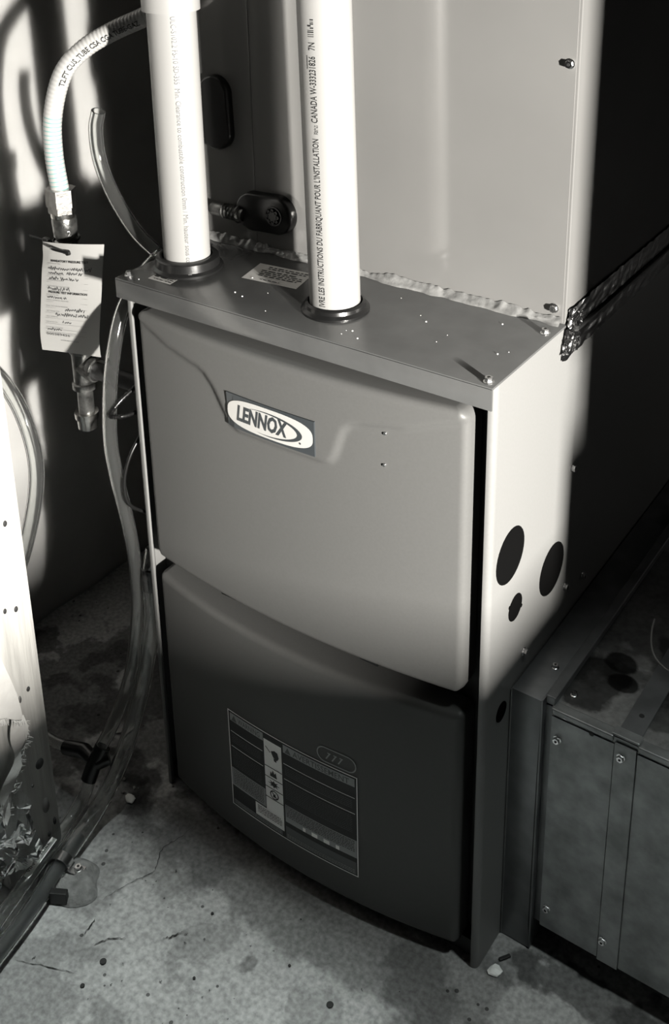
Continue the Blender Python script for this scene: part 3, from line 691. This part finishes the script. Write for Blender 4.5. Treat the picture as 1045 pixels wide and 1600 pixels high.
words(bm, P_, .36 * TL, .66 * TL, .12 * TH, .0013, random.Random(31), 2)
def scribble(u0, v0, u1, h, seed, wid=.0006):
    r = random.Random(seed); n_ = int((u1 - u0) * 55); pts = []
    for k in range(n_): pts.append((u0 + (u1 - u0) * k / n_ + r.uniform(-.006, .006), v0 + (h * r.uniform(.3, 1) if k % 2 else h * r.uniform(-.25, .15)) ))
    pts = [p for p in pts]
    for (a, b), (c, d) in zip(pts, pts[1:]):
        if r.random() < .12: continue
        A = Vector((a * TL, b * TH)); B = Vector((c * TL, d * TH)); dd = (B - A); 
        if dd.length < 1e-5: continue
        pp = Vector((-dd.y, dd.x)).normalized() * wid
        face(bm, [P_(*(A + pp)), P_(*(A - pp)), P_(*(B - pp)), P_(*(B + pp))], 1)
for (u0, v0, u1, h, sd) in ((.13, .768, .86, .034, 1), (.13, .728, .42, .022, 2), (.46, .732, .72, .026, 3), (.15, .680, .66, .028, 4), (.13, .585, .56, .028, 5), (.12, .508, .48, .022, 6), (.44, .405, .78, .034, 7), (.28, .355, .84, .030, 8), (.40, .290, .56, .022, 9), (.14, .215, .42, .022, 10)):
    scribble(u0, v0, u1, h, sd)
tl('000389426', .12, .165, .40, .0040, 1)
obj('print', bm, ['ink', 'pen', 'print'], tgo)
zt = thing('zip_tie', 'black zip tie holding the paper tag to the gas coupling', 'zip tie')
bm = nb(); ring = [Vector((GX + .002 + .0185 * math.cos(a), GY + .0185 * math.sin(a), .8335 + .003 * math.sin(a))) for a in (2 * PI * k / 32 for k in range(33))]
tube(bm, ring, .0016, 8)
hole = tg(.48 * TL, .925 * TH, .002)
tube(bm, spline([(GX - .010, GY - .017, .8335), (GX - .004, GY - .024, .829), hole + Vector((-.022, -.006, .003)), hole], 8), .0021, 10)
lathe(bm, hole - Nn * .002, Nn, [(0, .0042), (.004, .0036)], 14)
obj('strap', bm, 'black', zt, smooth=50)
bm = nb(); box(bm, GX - .022, GX - .012, GY - .023, GY - .016, .829, .838, bev=.001); tube(bm, [Vector((GX - .018, GY - .02, .834)), Vector((GX - .044, GY - .026, .838))], .0013, 8); obj('lock', bm, 'black', zt)

# ------------------------------------------------------------------ clear tubing
vt = thing('vent_tube', 'short clear vinyl tube with open top rising left of the exhaust pipe', 'tube')
bm = nb(); hollow(bm, spline([(-.647, .09, 1.019), (-.656, .09, .990), (-.652, .09, .945), (-.629, .09, .898), (-.594, .09, .857), (-.557, .09, .834)], 10), .0098, .0076); obj('clear_wall', bm, 'clear', vt, smooth=50)
dt = thing('drain_tube', 'long clear vinyl drain tube running down the left side of the furnace', 'tube')
bm = nb(); hollow(bm, spline([(-.556, .100, .826), (-.557, .085, .826), (-.560, .064, .812), (-.564, .040, .790), (-.566, .022, .765), (-.565, .005, .728), (-.565, -.009, .677), (-.565, -.018, .603), (-.565, -.014, .541), (-.568, .004, .437), (-.574, .014, .354), (-.576, .012, .289), (-.578, -.010, .194), (-.580, -.051, .130), (-.583, -.083, .098)], 10), .0098, .0076)
obj('clear_wall', bm, 'clear', dt, smooth=50)
tb = thing('tee_connector', 'black plastic tee joining the thin clear tubes low by the stud', 'tee connector')
bm = nb(); tube(bm, spline([(-.580, -.076, .104), (-.5845, -.092, .082), (-.587, -.104, .060)], 6), .0115, 18); tube(bm, [Vector((-.5845, -.090, .084)), Vector((-.612, -.085, .085)), Vector((-.652, -.086, .070))], .0112, 18)
obj('tee_body', bm, 'black', tb, smooth=40)
bm = nb(); tube(bm, [Vector((-.572, -.074, .088)), Vector((-.584, -.090, .084))], .0125, 18); obj('collar', bm, 'black', tb, smooth=40)
st = thing('side_tube', 'clear tube running from the black tee behind the stud', 'tube')
bm = nb(); hollow(bm, spline([(-.650, -.086, .071), (-.69, -.084, .062), (-.74, -.078, .058), (-.80, -.07, .06)], 8), .0090, .0070); obj('clear_wall', bm, 'clear', st, smooth=50)
lt_ = thing('lower_tube', 'clear printed tube sloping from the black tee to the floor beside the grey hose', 'tube')
lp = spline([(-.586, -.100, .064), (-.586, -.118, .040), (-.583, -.152, .024), (-.569, -.207, .024), (-.555, -.270, .022), (-.538, -.340, .020), (-.52, -.42, .016)], 10)
bm = nb(); hollow(bm, lp, .0098, .0074); obj('clear_wall', bm, 'clear', lt_, smooth=50)
bm = nb(); lacc = [0.0]
for a, b in zip(lp, lp[1:]): lacc.append(lacc[-1] + (b - a).length)
LF = frames(lp)
def on_low(u, v, off=.0004, c=.15):
    u = max(0, min(lacc[-1] - 1e-4, u)); i = max(k for k in range(len(lacc)) if lacc[k] <= u); i = min(i, len(lp) - 2)
    p = at_len(lp, lacc, u); t = LF[i][0]; n0 = (CAM - p); n0 = (n0 - t * n0.dot(t)).normalized(); b = t.cross(n0); th = c - v / .0098
    return p + (n0 * math.cos(th) + b * math.sin(th)) * (.0098 + off)
for k in range(12): rect(bm, lambda u, v: on_low(u, v, .0004, .75), .105 + .0055 * k, .105 + .0055 * (k + 1), 0, .008, 1)
text(bm, 'VINYL TUBE', .05, .0042, lambda u, v: on_low(.165 - u, -v, .0008, .38), 0, bold=.01)
obj('print', bm, ['ink', 'labelwhite'], lt_)
gh = thing('grey_hose', 'thick grey hose running from the furnace side down to the floor under the metal strap', 'hose')
hp = spline([(-.549, .030, .40), (-.551, .020, .354), (-.551, .016, .288), (-.551, -.009, .200), (-.552, -.039, .134), (-.555, -.074, .075), (-.562, -.119, .026), (-.551, -.184, .0145), (-.526, -.271, .0145), (-.508, -.36, .0145), (-.49, -.43, .0145)], 10)
bm = nb(); hollow(bm, hp, .0128, .0102, 22); obj('hose_wall', bm, 'clear', gh, smooth=50)
bm = nb(); tube(bm, hp[66:], .0090, 18); obj('hose_core', bm, 'conduit', gh, smooth=50)
bm = nb(); lathe(bm, (-.551, .022, .335), (0.0, .05, 1), [(0, .0135), (.001, .0148), (.034, .0148), (.035, .0135)], 24); obj('hose_collar', bm, 'black', gh, smooth=40)
lo_ = thing('loop_tube', 'clear vinyl tube looping out from behind the wooden stud against the foil wall', 'tube')
bm = nb(); hollow(bm, spline([(-.80, -.06, .70), (-.767, -.06, .680), (-.721, -.06, .654), (-.690, -.06, .614), (-.675, -.06, .554), (-.685, -.06, .487), (-.720, -.06, .392), (-.757, -.06, .314), (-.80, -.06, .230), (-.83, -.07, .08), (-.84, -.08, .012)], 10), .0112, .0082, 24); obj('clear_wall', bm, 'clear', lo_, smooth=50)
# ribbed cable loop at the furnace side
cb = thing('ribbed_cable', 'dark ribbed cable conduit leaving the left side of the furnace', 'cable')
rp = spline([(-.540, .03, .674), (-.548, -.006, .658), (-.554, -.022, .643), (-.553, -.022, .637), (-.545, -.004, .633), (-.538, .03, .632)], 12)
bm = nb(); tube(bm, rp, .003, 12, rfun=lambda i: .0036 if i % 2 else .0024); obj('conduit', bm, 'black', cb, smooth=60)
cb2 = thing('thin_cable', 'thin black cable loop hanging at the left side of the furnace', 'cable')
bm = nb(); tube(bm, spline([(-.540, .02, .60), (-.545, -.004, .570), (-.548, -.016, .535), (-.545, -.014, .50), (-.541, .015, .47)], 10), .0026, 10); obj('strand', bm, 'black', cb2, smooth=60)

# strap, mortar pad
pad = nb()
def padfn(u, v):
    a = 2 * PI * u; r = v * (.040 + .010 * nz(math.cos(a) * 1.5, math.sin(a) * 1.5, 4)); x = -.530 + r * 1.15 * math.cos(a); y = -.205 + r * math.sin(a)
    return (x, y, (.0125 * min(1, (1 - v) * 3.2) ** .7 * (1 + .45 * nz(x * 60, y * 60, 2) + .25 * nz(x * 160, y * 160, 5)) if v < 1 else 0) - .0005)
bm = nb(); grid(bm, 40, 14, padfn); bmesh.ops.remove_doubles(bm, verts=bm.verts, dist=1e-5); tag(obj('mortar_pad', bm, 'block', smooth=50), 'low rough mortar patch on the floor under the metal pipe strap', 'mortar patch')
sp = thing('pipe_strap', 'shiny metal pipe strap clamping the grey hose to the floor', 'strap')
bm = nb(); c0 = Vector((-.5460, -.200, .0150)); dr = Vector((.28, -.96, 0)).normalized(); sd = Vector((.96, .28, 0)); prof = []
for k in range(15):
    a = PI * k / 14; prof.append((-math.cos(a) * .0150, math.sin(a) * .0150 + .0))
prof = [(-.0150, -.010)] + prof + [(.0165, -.002), (.020, -.0030), (.034, -.0030)]
rows = [[bm.verts.new(c0 + sd * (x + (0.0)) + Vector((0, 0, zz)) + dr * wv) for (x, zz) in prof] for wv in (-.0075, .0075)]
rows2 = [[bm.verts.new(v.co + Vector((0, 0, .0014)) + sd * (.0008 if i > len(prof) / 2 else -.0008)) for i, v in enumerate(r)] for r in rows]
for i in range(len(prof) - 1):
    bm.faces.new((rows[0][i], rows[0][i + 1], rows[1][i + 1], rows[1][i])); bm.faces.new((rows2[0][i], rows2[0][i + 1], rows2[1][i + 1], rows2[1][i]))
    for s_ in (0, 1): bm.faces.new((rows[s_][i], rows[s_][i + 1], rows2[s_][i + 1], rows2[s_][i]))
for i in (0, -1): bm.faces.new((rows[0][i], rows[1][i], rows2[1][i], rows2[0][i]))
obj('band', bm, 'zinc', sp, smooth=30)
screw(sp, c0 + sd * .027 + Vector((0, 0, -.0014)), (0, 0, 1), 1.15)
bm = nb(); box(bm, -.012, .012, -.005, .005, 0, .020, bev=.0012)
wdg = obj('wood_wedge', bm, 'blackiron'); wdg.location = (-.513, -.235, .0); wdg.rotation_euler = (0, 0, .5); tag(wdg, 'small dark wedge lying against the grey hose near the metal strap', 'wedge')

# ------------------------------------------------------------------ stud, torn paper, film
sd_ = thing('wooden_stud', 'pale pine stud with nail holes standing upright at the left edge', 'stud')
bm = nb(); box(bm, -.618, -.580, -.262, -.168, 0, 2.39, bev=.002); obj('board', bm, 'wood', sd_, smooth=30)
for (y, zz, r, rz, k) in ((-.192, .557, .0030, .0045, 0), (-.193, .427, .0030, .0045, 0), (-.210, .435, .0025, .004, 0), (-.191, .296, .0028, .004, 0), (-.206, .290, .0022, .006, 1), (-.189, .166, .0070, .0085, 0), (-.188, .090, .0062, .0130, 1), (-.177, .052, .0028, .0070, 0), (-.189, .038, .0025, .005, 0), (-.205, .14, .002, .003, 1)):
    bm = nb(); lathe(bm, (0, 0, 0), (1, 0, 0), [(0, 1), (.0006, .96)], 16)
    o = obj('nail_hole' if not k else 'knot', bm, 'knot' if not k else 'knotgrey', sd_, smooth=30); o.location = (-.580, y, zz); o.scale = (1, r, rz)
pp = thing('torn_paper', 'white torn paper sheet with frayed fibrous edge in front of the stud', 'paper')
out = [(-.330, .46), (-.250, .44), (-.236, .385), (-.226, .345), (-.219, .312), (-.2155, .272), (-.228, .280), (-.243, .296), (-.262, .305), (-.330, .31)]
bm = nb(); rp_ = random.Random(5)
f = bm.faces.new([bm.verts.new((-.566 + .0, y, zz)) for y, zz in out]); ex = bmesh.ops.extrude_face_region(bm, geom=[f])
for v in ex['geom']:
    if isinstance(v, bmesh.types.BMVert): v.co.x += .0012
obj('sheet', bm, 'paper', pp)
bm = nb()   # torn strip hanging below
strip = [(-.2155, .280), (-.2150, .243), (-.226, .219), (-.238, .196), (-.250, .165), (-.268, .132), (-.282, .105)]
prev = None
for i, (y, zz) in enumerate(spline([(-.566, a, b) for a, b in strip], 6)[0:0] or [(p.y, p.z) for p in spline([(-.566, a, b) for a, b in strip], 6)]):
    j = rp_.uniform(-.0015, .0015); t = i / 36
    a = bm.verts.new((-.564 + .004 * math.sin(i * .5), y + j, zz)); b = bm.verts.new((-.570, y - .016 - .006 * math.sin(i * .4), zz - .006))
    if prev: bm.faces.new((prev[0], a, b, prev[1]))
    prev = (a, b)
obj('torn_strip', bm, 'paper', pp, smooth=60)
bm = nb()
for i in range(150):
    t = rp_.random(); S = [(-.330, .31)] + [(-.262, .305), (-.243, .296), (-.228, .280), (-.2155, .272), (-.2150, .243), (-.226, .219), (-.238, .196), (-.250, .165), (-.268, .132)]
    k = rp_.randrange(1, len(S) - 1); y = S[k][0] + (S[k + 1][0] - S[k][0]) * t; zz = S[k][1] + (S[k + 1][1] - S[k][1]) * t
    a = Vector((-.563, y, zz)); d = Vector((rp_.uniform(-.001, .003), rp_.uniform(-.004, .009) if k > 3 else rp_.uniform(-.004, .004), rp_.uniform(-.009, -.002) if k <= 4 else rp_.uniform(-.006, .003)))
    tube(bm, [a, a + d * .6, a + d + Vector((0, 0, -.001))], .00045, 5)
fb = obj('frayed_fibre', bm, 'paper', pp); fb['kind'] = 'stuff'
bm = nb()
def film(u, v):
    y = -.222 - .11 * u - .012 * v; zz = .050 + .135 * v - .04 * u * v
    return (-.560 + .020 * nz(u * 3, v * 4, 3) + .010 * nz(u * 7, v * 8, 5), y + .012 * nz(u * 6, v * 6, 8), zz + .010 * nz(u * 7, v * 6, 2))
grid(bm, 16, 20, film); tag(obj('plastic_film', bm, 'film'), 'crumpled clear plastic film at the foot of the wooden stud', 'plastic film')

# debris on the floor
rd = random.Random(12)
def chip(name, x, y, s, m, lab, cat, group=None, flat=.5):
    bm = nb(); bmesh.ops.create_icosphere(bm, subdivisions=2, radius=1)
    for v in bm.verts:
        d = 1 + .35 * nz(v.co.x * 1.3 + x * 90, v.co.y * 1.3, v.co.z * 1.3 + y * 70); v.co *= d; v.co.z = max(v.co.z, -.5)
    for v in bm.verts: v.co = Vector((v.co.x * s * 1.2, v.co.y * s, (v.co.z + .5) * s * flat))
    o = obj(name, bm, m); o.location = (x, y, -.0004); o.rotation_euler = (0, 0, rd.uniform(0, 6)); return tag(o, lab, cat, group)
chip('concrete_chip', -.556, -.056, .0075, 'labelwhite', 'pale concrete chip on the floor left of the furnace corner', 'chip')
chip('concrete_chip', -.018, .060 - .075, .008, 'labelwhite', 'small pale concrete chip at the right front foot of the furnace', 'chip').location = (.020, .012, -.0004)
for k in range(16):
    x = -.585 + rd.gauss(0, .022); y = -.060 + rd.gauss(0, .014)
    if (x > -.555 and y > -.02): continue
    chip('concrete_crumb', x, y, rd.uniform(.0012, .0034), 'concrete_chip', 'grey concrete crumb in the loose debris left of the furnace corner', 'crumb', 'concrete crumbs left of the furnace', .8)
bm = nb(); box(bm, -.0014, .0014, -.030, .030, 0, .0012, bev=.0004)
o = obj('wood_splinter', bm, 'paper'); o.location = (-.665, .030, .0015); o.scale = (3, 1, 1); o.rotation_euler = (0, 0, -.75); tag(o, 'flat pale wood splinter on the floor behind the black tee', 'splinter')
bm = nb(); box(bm, -.0022, .0022, -.008, .008, 0, .003, bev=.0006)
o = obj('dark_splinter', bm, 'ink'); o.location = (.022, .035, 0); o.rotation_euler = (0, 0, -.6); tag(o, 'short dark splinter on the floor beside the filter rack', 'splinter')
